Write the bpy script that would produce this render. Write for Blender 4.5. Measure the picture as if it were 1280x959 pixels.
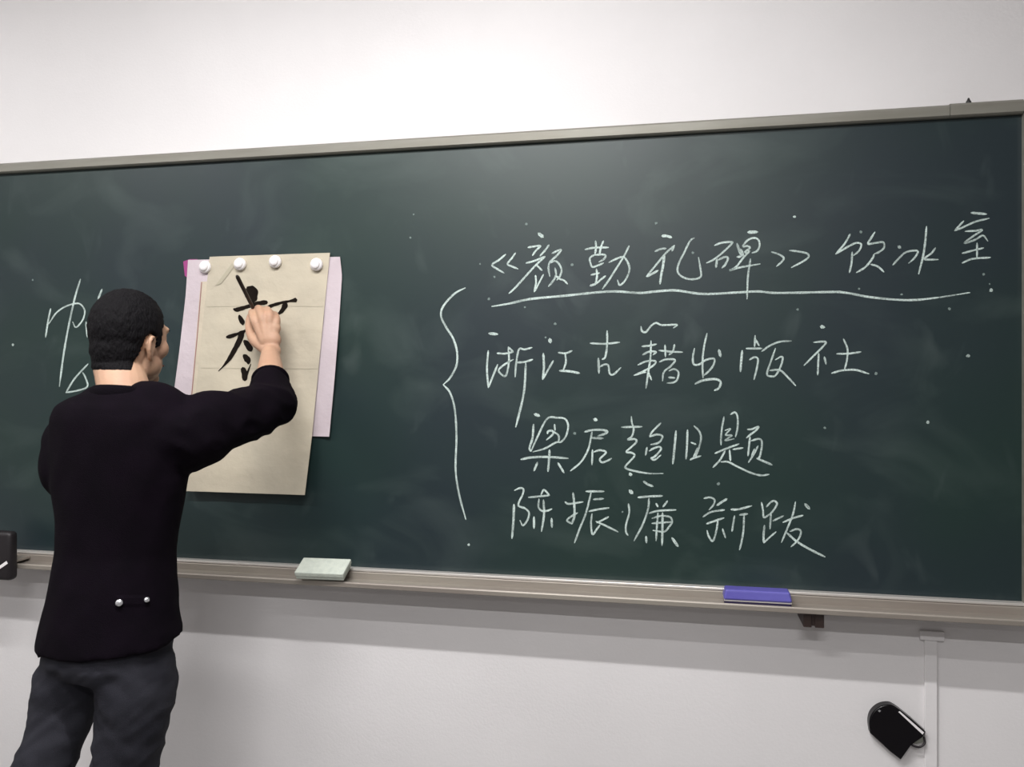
import bpy, bmesh, math, random
import numpy as np
from mathutils import Vector, Matrix, noise

for o in list(bpy.data.objects):
    bpy.data.objects.remove(o)
random.seed(4)
COL = bpy.context.scene.collection

# ------------------------------------------------------------------ camera
YAW = math.radians(11.6)
F, CD, CZ, HV = 1000.0, 2.2, 1.52, 465.6
cam_d = bpy.data.cameras.new('camera'); cam = bpy.data.objects.new('camera', cam_d)
COL.objects.link(cam); bpy.context.scene.camera = cam
cam.location = (0, -CD, CZ); cam.rotation_euler = (math.pi/2, 0, YAW)
cam_d.sensor_fit = 'HORIZONTAL'; cam_d.sensor_width = 36; cam_d.lens = 36*F/1280
cam_d.shift_y = -(479.5-HV)/1280; cam_d.clip_start = 0.02

# ------------------------------------------------------------------ world and exposure
w = bpy.data.worlds.new('world'); bpy.context.scene.world = w; w.use_nodes = True
w.node_tree.nodes['Background'].inputs[0].default_value = (0.75, 0.80, 0.9, 1)
w.node_tree.nodes['Background'].inputs[1].default_value = 0.25
vs = bpy.context.scene.view_settings
vs.view_transform = 'Standard'; vs.look = 'None'; vs.gamma = 1.0; vs.exposure = 0.17
vs.use_curve_mapping = False

# tube lamps: (x, y, z, length, watts, tilt towards the board, label)
LAMPS = [(-0.62, -1.38, 2.95, 1.2, 46, 4, 'suspended board lamp above the middle of the chalkboard'),
         (-2.70, -1.38, 2.95, 1.2, 21, 8, 'suspended board lamp above the left part of the chalkboard'),
         (-0.90, -2.15, 3.00, 1.2, 22, 6, 'ceiling tube lamp just behind the row of board lamps'),
         (-0.10, -3.45, 3.02, 1.2, 46, 0, 'ceiling tube lamp above the middle of the classroom'),
         (-2.90, -3.45, 3.02, 1.2, 9, 0, 'ceiling tube lamp on the left side of the classroom'),
         (-0.30, -5.40, 3.02, 1.2, 20, 0, 'added fill tube lamp nearest the back wall')]  # this last lamp is unseen, added as fill light
for (lx, ly, lz, ll, lw, tl, lab) in LAMPS:
    ld = bpy.data.lights.new('tube_light', 'AREA'); ld.shape = 'RECTANGLE'
    ld.size = ll; ld.size_y = 0.05; ld.energy = lw; ld.color = (1.0, 0.99, 0.99)
    lo = bpy.data.objects.new('tube_light', ld); COL.objects.link(lo)
    lo.location = (lx, ly, lz); lo.rotation_euler = (math.radians(tl), 0, 0)

# ------------------------------------------------------------------ helpers
CA, SA = math.cos(YAW), math.sin(YAW)
def P(u, v, y=0.0):
    """the point in the plane y that a feature measured at pixel (u, v) has"""
    a = (u-640)/F
    dx, dy = -SA+a*CA, CA+a*SA
    t = (y+CD)/dy
    return Vector((dx*t, y, CZ+(HV-v)/F*t))
def depth(u, y):
    a = (u-640)/F
    return (y+CD)/(CA+a*SA)

def srgb(r, g, b):
    f = lambda c: (c/255/12.92) if c/255 <= 0.04045 else ((c/255+0.055)/1.055)**2.4
    return (f(r), f(g), f(b), 1)

def mat(name, col, rough=0.6, metal=0.0, col2=None, scale=8.0, bump=0.0, bscale=60.0, spec=0.5,
        coat=0.0, detail=4.0, stretch=(1, 1, 1), lo=0.35, hi=0.65, sheen=0.0, trans=0.0):
    m = bpy.data.materials.new(name); m.use_nodes = True
    nt = m.node_tree; b = nt.nodes['Principled BSDF']
    b.inputs['Base Color'].default_value = col; b.inputs['Roughness'].default_value = rough
    b.inputs['Metallic'].default_value = metal; b.inputs['Specular IOR Level'].default_value = spec
    b.inputs['Coat Weight'].default_value = coat; b.inputs['Sheen Weight'].default_value = sheen
    b.inputs['Subsurface Weight'].default_value = trans
    tc = nt.nodes.new('ShaderNodeTexCoord'); mp = nt.nodes.new('ShaderNodeMapping')
    mp.inputs['Scale'].default_value = stretch
    nt.links.new(tc.outputs['Object'], mp.inputs['Vector'])
    if col2 is not None:
        n = nt.nodes.new('ShaderNodeTexNoise'); n.inputs['Scale'].default_value = scale
        n.inputs['Detail'].default_value = detail
        nt.links.new(mp.outputs[0], n.inputs['Vector'])
        r = nt.nodes.new('ShaderNodeValToRGB')
        r.color_ramp.elements[0].position = lo; r.color_ramp.elements[0].color = col
        r.color_ramp.elements[1].position = hi; r.color_ramp.elements[1].color = col2
        nt.links.new(n.outputs['Fac'], r.inputs[0]); nt.links.new(r.outputs[0], b.inputs['Base Color'])
    if bump > 0:
        n = nt.nodes.new('ShaderNodeTexNoise'); n.inputs['Scale'].default_value = bscale
        n.inputs['Detail'].default_value = 5
        nt.links.new(mp.outputs[0], n.inputs['Vector'])
        bp = nt.nodes.new('ShaderNodeBump'); bp.inputs['Strength'].default_value = bump
        bp.inputs['Distance'].default_value = 0.01
        nt.links.new(n.outputs['Fac'], bp.inputs['Height']); nt.links.new(bp.outputs[0], b.inputs['Normal'])
    return m

def emis(name, col, s):
    m = bpy.data.materials.new(name); m.use_nodes = True
    b = m.node_tree.nodes['Principled BSDF']; b.inputs['Base Color'].default_value = col
    b.inputs['Emission Color'].default_value = col; b.inputs['Emission Strength'].default_value = s
    return m

def link(name, me, material, parent=None, smooth=False):
    me.name = name
    o = bpy.data.objects.new(name, me); COL.objects.link(o)
    if material is not None and not me.materials: me.materials.append(material)
    if smooth:
        for p in me.polygons: p.use_smooth = True
    if parent is not None:
        o.parent = parent; o.matrix_parent_inverse = parent.matrix_world.inverted()
    return o
def obj(name, bm, material, parent=None, smooth=False):
    me = bpy.data.meshes.new(name); bm.to_mesh(me); bm.free()
    return link(name, me, material, parent, smooth)
def tag(o, label, cat=None, group=None, kind=None):
    if label: o['label'] = label
    if cat: o['category'] = cat
    if group: o['group'] = group
    if kind: o['kind'] = kind
    return o
def empty(name, loc, label, cat, group=None):
    o = bpy.data.objects.new(name, None); COL.objects.link(o); o.location = loc
    o.empty_display_size = 0.1
    bpy.context.view_layer.update()
    return tag(o, label, cat, group)

def box(bm, x0, x1, y0, y1, z0, z1, bev=0.0, seg=2, M=None):
    vs_ = [bm.verts.new(Vector(c)) for c in ((x0,y0,z0),(x1,y0,z0),(x1,y1,z0),(x0,y1,z0),(x0,y0,z1),(x1,y0,z1),(x1,y1,z1),(x0,y1,z1))]
    fs = [bm.faces.new([vs_[i] for i in f]) for f in ((3,2,1,0),(4,5,6,7),(0,1,5,4),(1,2,6,5),(2,3,7,6),(3,0,4,7))]
    vv = vs_
    if bev > 0:
        es = list({e for f in fs for e in f.edges})
        r = bmesh.ops.bevel(bm, geom=es, offset=bev, segments=seg, affect='EDGES', profile=0.5)
        vv = list({v for f in r['faces'] for v in f.verts} | {v for v in vs_ if v.is_valid})
    if M is not None:
        for v in vv: v.co = M @ v.co
    return bm
def boxo(name, m, dims, parent=None, bev=0.0, seg=2):
    bm = bmesh.new(); box(bm, *dims, bev=bev, seg=seg); return obj(name, bm, m, parent)
def extrude_x(prof, x0, x1):
    """closed profile of (y, z) swept along x"""
    bm = bmesh.new()
    a = [bm.verts.new((x0, y, z)) for y, z in prof]; b = [bm.verts.new((x1, y, z)) for y, z in prof]
    n = len(prof)
    for i in range(n): bm.faces.new((a[i], a[(i+1) % n], b[(i+1) % n], b[i]))
    bm.faces.new(a[::-1]); bm.faces.new(b)
    bmesh.ops.recalc_face_normals(bm, faces=bm.faces[:])
    return bm
def lathe(bm, prof, M=Matrix(), seg=24):
    rings = []
    for r, z in prof:
        rings.append([bm.verts.new(M @ Vector((r*math.cos(2*math.pi*i/seg), r*math.sin(2*math.pi*i/seg), z))) for i in range(seg)])
    for a, b in zip(rings, rings[1:]):
        for i in range(seg): bm.faces.new((a[i], a[(i+1) % seg], b[(i+1) % seg], b[i]))
    bm.faces.new(rings[0][::-1]); bm.faces.new(rings[-1])
    bmesh.ops.recalc_face_normals(bm, faces=bm.faces[:])
def tube(bm, pts, radii, seg=14, up=Vector((0, 0, 1)), closed_caps=True):
    """pts with radii (r or (ra, rb)); rounded ends"""
    pts = [Vector(p) for p in pts]
    rr = [(r, r) if not isinstance(r, (tuple, list)) else r for r in radii]
    # parallel frame
    T = []
    for i in range(len(pts)):
        a = pts[max(i-1, 0)]; b = pts[min(i+1, len(pts)-1)]
        T.append((b-a).normalized())
    n = up - T[0]*up.dot(T[0])
    if n.length < 1e-3: n = Vector((1, 0, 0)) - T[0]*T[0].x
    n.normalize()
    rings = []
    def ring(c, t, n, ra, rb):
        bnm = t.cross(n).normalized()
        rings.append([bm.verts.new(c + n*math.cos(2*math.pi*k/seg)*ra + bnm*math.sin(2*math.pi*k/seg)*rb) for k in range(seg)])
    ns = []
    for i in range(len(pts)):
        if i: n = n - T[i]*n.dot(T[i]); n.normalize()
        ns.append(n.copy())
    if closed_caps:
        r0 = min(rr[0])
        for q in (0.95, 0.75, 0.4): ring(pts[0]-T[0]*r0*q, T[0], ns[0], rr[0][0]*math.sqrt(1-q*q), rr[0][1]*math.sqrt(1-q*q))
    for i in range(len(pts)): ring(pts[i], T[i], ns[i], *rr[i])
    if closed_caps:
        r0 = min(rr[-1])
        for q in (0.4, 0.75, 0.95): ring(pts[-1]+T[-1]*r0*q, T[-1], ns[-1], rr[-1][0]*math.sqrt(1-q*q), rr[-1][1]*math.sqrt(1-q*q))
    for a, b in zip(rings, rings[1:]):
        for k in range(seg): bm.faces.new((a[k], a[(k+1) % seg], b[(k+1) % seg], b[k]))
    bm.faces.new(rings[0][::-1]); bm.faces.new(rings[-1])
def cr(pts, n=6):
    """Catmull-Rom through any-dimensional points"""
    pts = [np.array(p, float) for p in pts]
    if len(pts) < 3:
        return [pts[0]*(1-t)+pts[1]*t for t in np.linspace(0, 1, n+1)]
    out = []
    e = [2*pts[0]-pts[1]] + pts + [2*pts[-1]-pts[-2]]
    for i in range(1, len(e)-2):
        p0, p1, p2, p3 = e[i-1], e[i], e[i+1], e[i+2]
        for k in range(n):
            t = k/n
            out.append(0.5*((2*p1)+(p2-p0)*t+(2*p0-5*p1+4*p2-p3)*t*t+(3*p1-p0-3*p2+p3)*t**3))
    out.append(pts[-1]); return out
def stube(bm, pts, radii, n=5, **k):
    """smooth tube: interpolates points and radii"""
    rr = [(r, r) if not isinstance(r, (tuple, list)) else r for r in radii]
    q = cr([(*p, *r) for p, r in zip(pts, rr)], n)
    tube(bm, [v[:3] for v in q], [(max(v[3], .0015), max(v[4], .0015)) for v in q], **k)
def ellip(bm, c, r, R=None, seg=24, rings=16):
    M = Matrix.Translation(Vector(c)) @ (R.to_4x4() if R is not None else Matrix()) @ Matrix.Diagonal((*r, 1))
    bmesh.ops.create_uvsphere(bm, u_segments=seg, v_segments=rings, radius=1, matrix=M)
def remesh(bm, voxel, smooth_it=4, fac=0.5):
    bmesh.ops.recalc_face_normals(bm, faces=bm.faces[:])
    me = bpy.data.meshes.new('tmp'); bm.to_mesh(me); bm.free()
    o = bpy.data.objects.new('tmp', me); COL.objects.link(o)
    r = o.modifiers.new('r', 'REMESH'); r.mode = 'VOXEL'; r.voxel_size = voxel
    if smooth_it:
        s = o.modifiers.new('s', 'SMOOTH'); s.iterations = smooth_it; s.factor = fac
    dg = bpy.context.evaluated_depsgraph_get(); dg.update()
    out = bpy.data.meshes.new_from_object(o.evaluated_get(dg))
    bpy.data.objects.remove(o); bpy.data.meshes.remove(me)
    for p in out.polygons: p.use_smooth = True
    return out
def displace(me, fn):
    me.update()
    nn = [v.normal.copy() for v in me.vertices]
    for v, n in zip(me.vertices, nn):
        d = fn(v.co, n)
        if d: v.co = v.co + n*d
    me.update()

# ------------------------------------------------------------------ materials
M_wall = mat('wall_paint', srgb(228, 225, 225), 0.75, col2=srgb(222, 219, 219), scale=1.6, bump=0.05, bscale=140)
M_ceil = mat('ceiling_paint', srgb(228, 228, 226), 0.9, bump=0.1, bscale=90)
M_floor = mat('floor_tile', srgb(122, 120, 118), 0.5, col2=srgb(108, 106, 104), scale=5)
M_alu = mat('anodised_aluminium', srgb(146, 144, 135), 0.45, 0.4, col2=srgb(136, 133, 123), scale=4, stretch=(1, 8, 8))
M_tray = mat('tray_aluminium', srgb(158, 151, 141), 0.5, 0.3, col2=srgb(146, 137, 129), scale=3, stretch=(1, 6, 6))
M_edge = mat('bright_aluminium_edge', srgb(225, 220, 214), 0.3, 0.5)  # paler than the frame; on the ledge the colour holds its highlight
M_dark = mat('dark_brown_metal', srgb(58, 44, 40), 0.5)
M_hook = mat('black_metal', srgb(30, 28, 28), 0.5)
M_black = mat('glossy_black_plastic', srgb(12, 9, 13), 0.3, spec=0.25)
M_blackm = mat('black_plastic', srgb(26, 21, 24), 0.5)
M_silver = mat('silver_metal', srgb(215, 215, 218), 0.25, 0.8)
M_white = mat('white_plastic', srgb(240, 236, 236), 0.35)
M_wer = mat('white_sponge', srgb(208, 214, 202), 0.8, col2=srgb(196, 203, 192), scale=60, bump=0.3, bscale=400)
M_wer2 = mat('grey_felt', srgb(150, 152, 142), 0.9)
M_blue = mat('blue_plastic', srgb(90, 84, 166), 0.42, col2=srgb(98, 94, 174), scale=14)
M_felt = mat('dark_felt', srgb(44, 36, 66), 0.95)
M_knit = mat('black_jacket_fabric', srgb(11, 5, 13), 0.9, col2=srgb(8, 4, 10), scale=20, bump=0.25, bscale=500, spec=0.08)
M_rib = mat('black_ribbed_fabric', srgb(9, 5, 11), 0.9, bump=0.3, bscale=300, spec=0.08)
M_jean = mat('dark_charcoal_denim', srgb(50, 50, 57), 0.85, col2=srgb(36, 36, 43), scale=7, bump=0.3, bscale=600, spec=0.2)
M_skin = mat('skin', srgb(184, 148, 122), 0.6, col2=srgb(176, 138, 114), scale=18, bump=0.08, bscale=220, trans=0.04)
M_hair = mat('black_hair', srgb(10, 8, 11), 0.75, bump=0.5, bscale=240, spec=0.15, stretch=(1, 1, 0.35))
M_shoe = mat('black_leather', srgb(24, 22, 22), 0.4)
M_sole = mat('rubber_sole', srgb(50, 48, 46), 0.8)
M_eye = mat('eye_white', srgb(235, 230, 225), 0.2); M_iris = mat('dark_iris', srgb(40, 26, 20), 0.2)
M_lip = mat('lips', srgb(170, 110, 100), 0.5)
M_pinkp = mat('pinkish_white_paper', srgb(198, 186, 191), 0.85, col2=srgb(191, 178, 183), scale=9, bump=0.15, bscale=60)
M_cream = mat('cream_paper', srgb(199, 188, 168), 0.85, col2=srgb(190, 179, 160), scale=9, bump=0.15, bscale=50)
M_xuan = mat('beige_rice_paper', srgb(206, 196, 175), 0.85, col2=srgb(196, 187, 168), scale=7, bump=0.55, bscale=16)
M_xuan.node_tree.nodes['Principled BSDF'].inputs['Alpha'].default_value = 0.84   # thin, slightly see-through
M_flap = mat('greenish_rice_paper', srgb(192, 196, 172), 0.85, col2=srgb(184, 186, 162), scale=9, bump=0.2, bscale=50)
M_mag = mat('magenta_paper', srgb(150, 62, 120), 0.8)
M_line = mat('thin_red_brown_print', srgb(150, 110, 108), 0.8)
M_fold = mat('crease_shade', srgb(172, 165, 146), 0.9)  # darker than the sheet, carries the shade of the folds
M_ink = mat('black_ink', srgb(20, 15, 12), 0.85, col2=srgb(28, 22, 17), scale=40, spec=0.1)
M_brushw = mat('dark_lacquered_wood', srgb(34, 24, 20), 0.35)
M_red = mat('dark_red_lacquer', srgb(110, 26, 36), 0.4)
M_hairb = mat('inked_bristle', srgb(20, 16, 14), 0.6)

def board_mat():
    m = bpy.data.materials.new('green_chalkboard'); m.use_nodes = True
    nt = m.node_tree; b = nt.nodes['Principled BSDF']
    tc = nt.nodes.new('ShaderNodeTexCoord')
    def nz(scale, st, det=4, dist=0.0):
        mp = nt.nodes.new('ShaderNodeMapping'); mp.inputs['Scale'].default_value = st
        n = nt.nodes.new('ShaderNodeTexNoise'); n.inputs['Scale'].default_value = scale
        n.inputs['Detail'].default_value = det; n.inputs['Distortion'].default_value = dist
        nt.links.new(tc.outputs['Object'], mp.inputs[0]); nt.links.new(mp.outputs[0], n.inputs['Vector'])
        return n
    def ramp(n, p0, c0, p1, c1):
        r = nt.nodes.new('ShaderNodeValToRGB'); e = r.color_ramp.elements
        e[0].position = p0; e[0].color = c0; e[1].position = p1; e[1].color = c1
        nt.links.new(n.outputs['Fac'], r.inputs[0]); return r
    base = ramp(nz(1.3, (1, 1, 1), 2), 0.4, srgb(26, 46, 43), 0.62, srgb(29, 42, 47))
    dust = ramp(nz(2.6, (1, 1, 1.6), 6, 1.2), 0.5, (0, 0, 0, 1), 0.85, (1, 1, 1, 1))
    sm = ramp(nz(9, (1, 1, 0.6), 3, 0.6), 0.62, (0, 0, 0, 1), 0.8, (1, 1, 1, 1))
    mx = nt.nodes.new('ShaderNodeMix'); mx.data_type = 'RGBA'
    ma = nt.nodes.new('ShaderNodeMath'); ma.operation = 'MULTIPLY'; ma.inputs[1].default_value = 0.26
    nt.links.new(dust.outputs[0], ma.inputs[0]); nt.links.new(ma.outputs[0], mx.inputs['Factor'])
    nt.links.new(base.outputs[0], mx.inputs['A']); mx.inputs['B'].default_value = srgb(96, 110, 105)
    mx2 = nt.nodes.new('ShaderNodeMix'); mx2.data_type = 'RGBA'
    mb = nt.nodes.new('ShaderNodeMath'); mb.operation = 'MULTIPLY'; mb.inputs[1].default_value = 0.10
    nt.links.new(sm.outputs[0], mb.inputs[0]); nt.links.new(mb.outputs[0], mx2.inputs['Factor'])
    nt.links.new(mx.outputs['Result'], mx2.inputs['A']); mx2.inputs['B'].default_value = srgb(130, 142, 138)
    nt.links.new(mx2.outputs['Result'], b.inputs['Base Color'])
    b.inputs['Roughness'].default_value = 0.42; b.inputs['Specular IOR Level'].default_value = 0.5
    return m
M_board = board_mat()
def chalk_mat():
    m = bpy.data.materials.new('white_chalk'); m.use_nodes = True
    nt = m.node_tree; b = nt.nodes['Principled BSDF']
    b.inputs['Base Color'].default_value = srgb(208, 224, 218); b.inputs['Roughness'].default_value = 0.95
    tc = nt.nodes.new('ShaderNodeTexCoord'); n = nt.nodes.new('ShaderNodeTexNoise')
    n.inputs['Scale'].default_value = 260; n.inputs['Detail'].default_value = 3
    n2 = nt.nodes.new('ShaderNodeTexNoise'); n2.inputs['Scale'].default_value = 22
    nt.links.new(tc.outputs['Object'], n.inputs['Vector']); nt.links.new(tc.outputs['Object'], n2.inputs['Vector'])
    r = nt.nodes.new('ShaderNodeMapRange'); r.inputs['From Min'].default_value = 0.3; r.inputs['From Max'].default_value = 0.55
    r.inputs['To Min'].default_value = 0.45; r.inputs['To Max'].default_value = 1.0
    r2 = nt.nodes.new('ShaderNodeMapRange'); r2.inputs['From Min'].default_value = 0.3; r2.inputs['From Max'].default_value = 0.6
    r2.inputs['To Min'].default_value = 0.5; r2.inputs['To Max'].default_value = 0.92
    nt.links.new(n.outputs['Fac'], r.inputs['Value']); nt.links.new(n2.outputs['Fac'], r2.inputs['Value'])
    k = nt.nodes.new('ShaderNodeMath'); k.operation = 'MULTIPLY'
    nt.links.new(r.outputs[0], k.inputs[0]); nt.links.new(r2.outputs[0], k.inputs[1])
    nt.links.new(k.outputs[0], b.inputs['Alpha'])
    return m
M_chalk = chalk_mat()
M_chalkf = mat('faint_chalk', srgb(120, 134, 130), 0.95)

# ------------------------------------------------------------------ the room
WY = 0.045                                   # wall face behind the board
RX0, RX1, RY0, RZ = -4.2, 4.2, -9.0, 3.1
tag(boxo('wall_front', M_wall, (RX0-0.2, RX1+0.2, WY, WY+0.2, -0.1, RZ+0.1)), None, kind='structure')
tag(boxo('wall_left', M_wall, (RX0-0.2, RX0, RY0, WY, 0, RZ)), None, kind='structure')
tag(boxo('wall_right', M_wall, (RX1, RX1+0.2, RY0, WY, 0, RZ)), None, kind='structure')
tag(boxo('wall_back', M_wall, (RX0-0.2, RX1+0.2, RY0-0.2, RY0, -0.1, RZ+0.1)), None, kind='structure')
tag(boxo('floor', M_floor, (RX0, RX1, RY0, WY, -0.1, 0)), None, kind='structure')
tag(boxo('ceiling', M_ceil, (RX0, RX1, RY0, WY, RZ, RZ+0.1)), None, kind='structure')
tag(boxo('baseboard_front', mat('baseboard_paint', srgb(120, 100, 90), 0.6), (RX0, RX1, WY-0.015, WY, 0, 0.12), bev=0.004), None, kind='structure')

# ceiling lamps (above the frame)
M_tube = emis('lit_tube', (1, 0.97, 0.95, 1), 6)
for (lx, ly, lz, ll, lw, tl, lab) in LAMPS:
    ln = empty('ceiling_lamp', (lx, ly, lz), lab, 'lamp')
    R_ = Matrix.Translation((lx, ly, lz)) @ Matrix.Rotation(math.radians(tl), 4, 'X')
    bm = bmesh.new(); box(bm, -ll/2-0.03, ll/2+0.03, -0.055, 0.055, 0.034, 0.06, bev=0.006, M=R_); obj('housing', bm, M_white, ln)
    for sx in (-ll/2-0.02, ll/2+0.008):
        bm = bmesh.new(); box(bm, sx, sx+0.012, -0.02, 0.02, 0.004, 0.0338, M=R_); obj('lamp_holder', bm, M_white, ln)
    bm = bmesh.new(); tube(bm, [R_ @ Vector((-ll/2+0.01, 0, 0.018)), R_ @ Vector((ll/2-0.01, 0, 0.018))], [0.013, 0.013], seg=12)
    obj('tube', bm, M_tube, ln, True)
    for sx in (-ll/3, ll/3):
        bm = bmesh.new(); tube(bm, [(lx+sx, ly, lz+0.055), (lx+sx, ly, RZ-0.004)], [0.006, 0.006], seg=8, closed_caps=False); obj('hanging_rod', bm, M_white, ln)

# ------------------------------------------------------------------ chalkboard
BX0, BX1 = -3.15, P(1281.5, 400, -0.02).x+0.012
ZT = P(640, 164.2, -0.02).z                  # top of the top rail
ZB = P(640, 722.5, -0.03).z                  # top of the lower ledge
XJ = P(1188, 130, -0.02).x
board = empty('chalkboard', ((BX0+BX1)/2, 0, ZB), 'wide dark green chalkboard in an aluminium frame covered with white chalk handwriting', 'chalkboard')
boxo('writing_surface', M_board, (BX0+0.01, BX1-0.01, 0.0, 0.02, ZB-0.02, ZT-0.01), board)
boxo('backing_panel', M_hook, (BX0+0.015, BX1-0.015, 0.0205, WY-0.001, ZB-0.01, ZT-0.012), board)
RH = 0.031
def rail_prof(z1, z0): return [(0.02, z0), (-0.012, z0), (-0.018, z0+0.004), (-0.020, z1-0.006), (-0.014, z1), (0.03, z1)]
tag(obj('top_rail', extrude_x(rail_prof(ZT, ZT-RH), BX0, XJ-0.0006), M_alu, board), None)
tag(obj('top_rail', extrude_x(rail_prof(ZT+0.003, ZT-RH), XJ+0.0006, BX1-0.014), M_alu, board), None)
boxo('side_rail', M_alu, (BX0-0.012, BX0+0.012, -0.021, 0.03, ZB-0.05, ZT), board, bev=0.003)
boxo('side_rail', M_alu, (BX1-0.012, BX1+0.014, -0.021, 0.03, ZB-0.05, ZT+0.001), board, bev=0.003)
# lower ledge: edge with its highlight painted in, grey face, tray floor and lip
boxo('ledge_edge', M_edge, (BX0+0.012, BX1-0.012, -0.024, -0.0005, ZB-0.006, ZB+0.001), board, bev=0.0015)
obj('bottom_rail', extrude_x([(-0.0205, ZB-0.0065), (-0.0235, ZB-0.010), (-0.0235, ZB-0.036), (0.03, ZB-0.036), (0.03, ZB-0.0065)], BX0, BX1), M_tray, board)
LY = -0.088
obj('chalk_tray', extrude_x([(-0.0240, ZB-0.028), (LY+0.010, ZB-0.030), (LY+0.008, ZB-0.0225), (LY+0.002, ZB-0.0215), (LY, ZB-0.025),
     (LY+0.001, ZB-0.0355), (LY+0.012, ZB-0.040), (-0.0240, ZB-0.038)], BX0, BX1), M_tray, board)
bx = P(1016, 776, -0.04)
bm = bmesh.new(); box(bm, bx.x-0.026, bx.x-0.006, -0.062, 0.044, ZB-0.078, ZB-0.0385, bev=0.002); box(bm, bx.x+0.002, bx.x+0.024, -0.062, 0.044, ZB-0.078, ZB-0.0385, bev=0.002)
box(bm, bx.x-0.008, bx.x+0.004, -0.058, 0.04, ZB-0.074, ZB-0.0385)
tag(obj('bracket', bm, M_dark, board), 'dark brown bracket under the tray')
hk = P(1211, 126, -0.01)
bm = bmesh.new(); lathe(bm, [(0.0065, 0), (0.0065, 0.004), (0.004, 0.008), (0.0015, 0.014)], Matrix.Translation((hk.x, -0.008, ZT+0.0025)), 12)
tag(obj('hook', bm, M_hook, board), 'small black hook on top of the frame')

# chalk writing -----------------------------------------------------
NS = [0]
def ribbon(bm, pts, wid, yfun, n=6, taper=True, wob=0.12):
    """flat stroke through pixel-measured points lying on the surface yfun"""
    NS[0] += 1
    wd = wid if isinstance(wid, (list, tuple)) else [wid]*len(pts)
    q = cr([(a, b, c) for (a, b), c in zip(pts, wd)], n)
    N = len(q); L = []; R = []
    W = []
    for i, s in enumerate(q):
        a = q[max(i-1, 0)]; b = q[min(i+1, N-1)]
        d = np.array([b[0]-a[0], b[1]-a[1]]); d = d/(np.hypot(*d)+1e-9); nn = np.array([-d[1], d[0]])
        t = i/(N-1); k = 1.0
        if taper: k = min(1, 0.55+t*6)*min(1, 0.5+(1-t)*5)
        k *= 1+wob*noise.noise(Vector((s[0]*0.25, s[1]*0.25, NS[0])))*2
        h = s[2]*k/2
        W.append((s[:2]+nn*h, s[:2]-nn*h))
    ext0 = q[0][:2]-(q[1][:2]-q[0][:2])/(np.hypot(*(q[1][:2]-q[0][:2]))+1e-9)*wd[0]*0.3
    ext1 = q[-1][:2]+(q[-1][:2]-q[-2][:2])/(np.hypot(*(q[-1][:2]-q[-2][:2]))+1e-9)*wd[-1]*0.3
    def mk(p): return bm.verts.new(P(p[0], p[1], yfun(p[0], p[1])))
    s0 = mk(ext0); prev = None
    for l, r in W:
        cur = (mk(l), mk(r))
        if prev is None: bm.faces.new((s0, cur[0], cur[1]))
        else: bm.faces.new((prev[0], cur[0], cur[1], prev[1]))
        prev = cur
    bm.faces.new((prev[0], mk(ext1), prev[1]))
def chalk(name, org, strokes, label=None, w=2.5, m=None):
    ox, oy, sc = org
    bm = bmesh.new()
    for i, s in enumerate(strokes):
        ww = w
        if isinstance(s[0], (int, float)): ww, s = s[0], s[1:]
        pts = [(ox+x/sc, oy+y/sc) for x, y in s]
        yy = -0.0004-0.00003*i
        ribbon(bm, pts, ww*0.93, lambda u, v: yy)
    o = obj(name, bm, m or M_chalk, board)
    if label: o['label'] = label
    return o
A = (600, 270, 8); B = (720, 270, 8); C3 = (860, 270, 8); D4 = (1030, 260, 5.814)
CH = 'chalk_character'
chalk('opening_title_mark', A, [[(255,385),(190,440),(120,490),(180,535),(240,570)], [(355,370),(320,420),(275,480),(320,505),(380,530)]])
chalk(CH, A, [[4.5,(585,175),(630,210)], [(480,315),(540,305),(605,300),(560,345),(525,395)], [(690,290),(650,345),(600,400)],
 [(460,472),(550,447),(650,405)], [(650,410),(560,490),(450,610),(350,720),(290,775)], [(565,490),(620,545)],
 [(555,595),(560,670),(542,760)], [2,(635,585),(590,670),(548,755)],
 [(720,375),(770,350),(810,340),(770,395),(700,460),(685,520),(698,605)], [(700,470),(750,450),(790,480),(815,540),(800,600),(770,640)],
 [(750,520),(760,590),(730,650),(685,705)], [(760,600),(800,630),(840,645),(875,680)]], 'first character of the underlined top line')
chalk(CH, B, [[(90,335),(180,318),(325,315)], [(195,250),(200,310),(190,380)], [(275,250),(250,310),(235,385)],
 [(190,385),(140,420),(145,470),(165,510),(230,490),(275,470)], [(190,390),(260,385),(295,395),(280,430),(230,460)],
 [(150,590),(235,570)], [(205,530),(210,600),(195,680)], [3.2,(140,698),(200,680)], [(200,680),(245,640),(295,600)],
 [(330,465),(400,430),(470,410),(510,450),(535,520),(520,590),(480,660),(435,690),(415,640)],
 [(530,300),(480,400),(400,530),(330,640),(265,730)]], 'second character of the underlined top line')
chalk(CH, B, [[3.6,(860,200),(905,200),(955,215)], [(790,355),(850,330),(900,325)], [(985,295),(900,370),(800,490),(705,605)],
 [3,(705,605),(760,580),(820,545)], [(980,300),(960,350)], [3,(885,380),(870,500),(850,600),(840,680)],
 [(1185,220),(1140,250),(1080,370),(1030,470),(1015,550),(1050,600),(1120,630),(1200,630),(1250,600),(1240,500),(1225,415)]], 'third character of the underlined top line')
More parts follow.
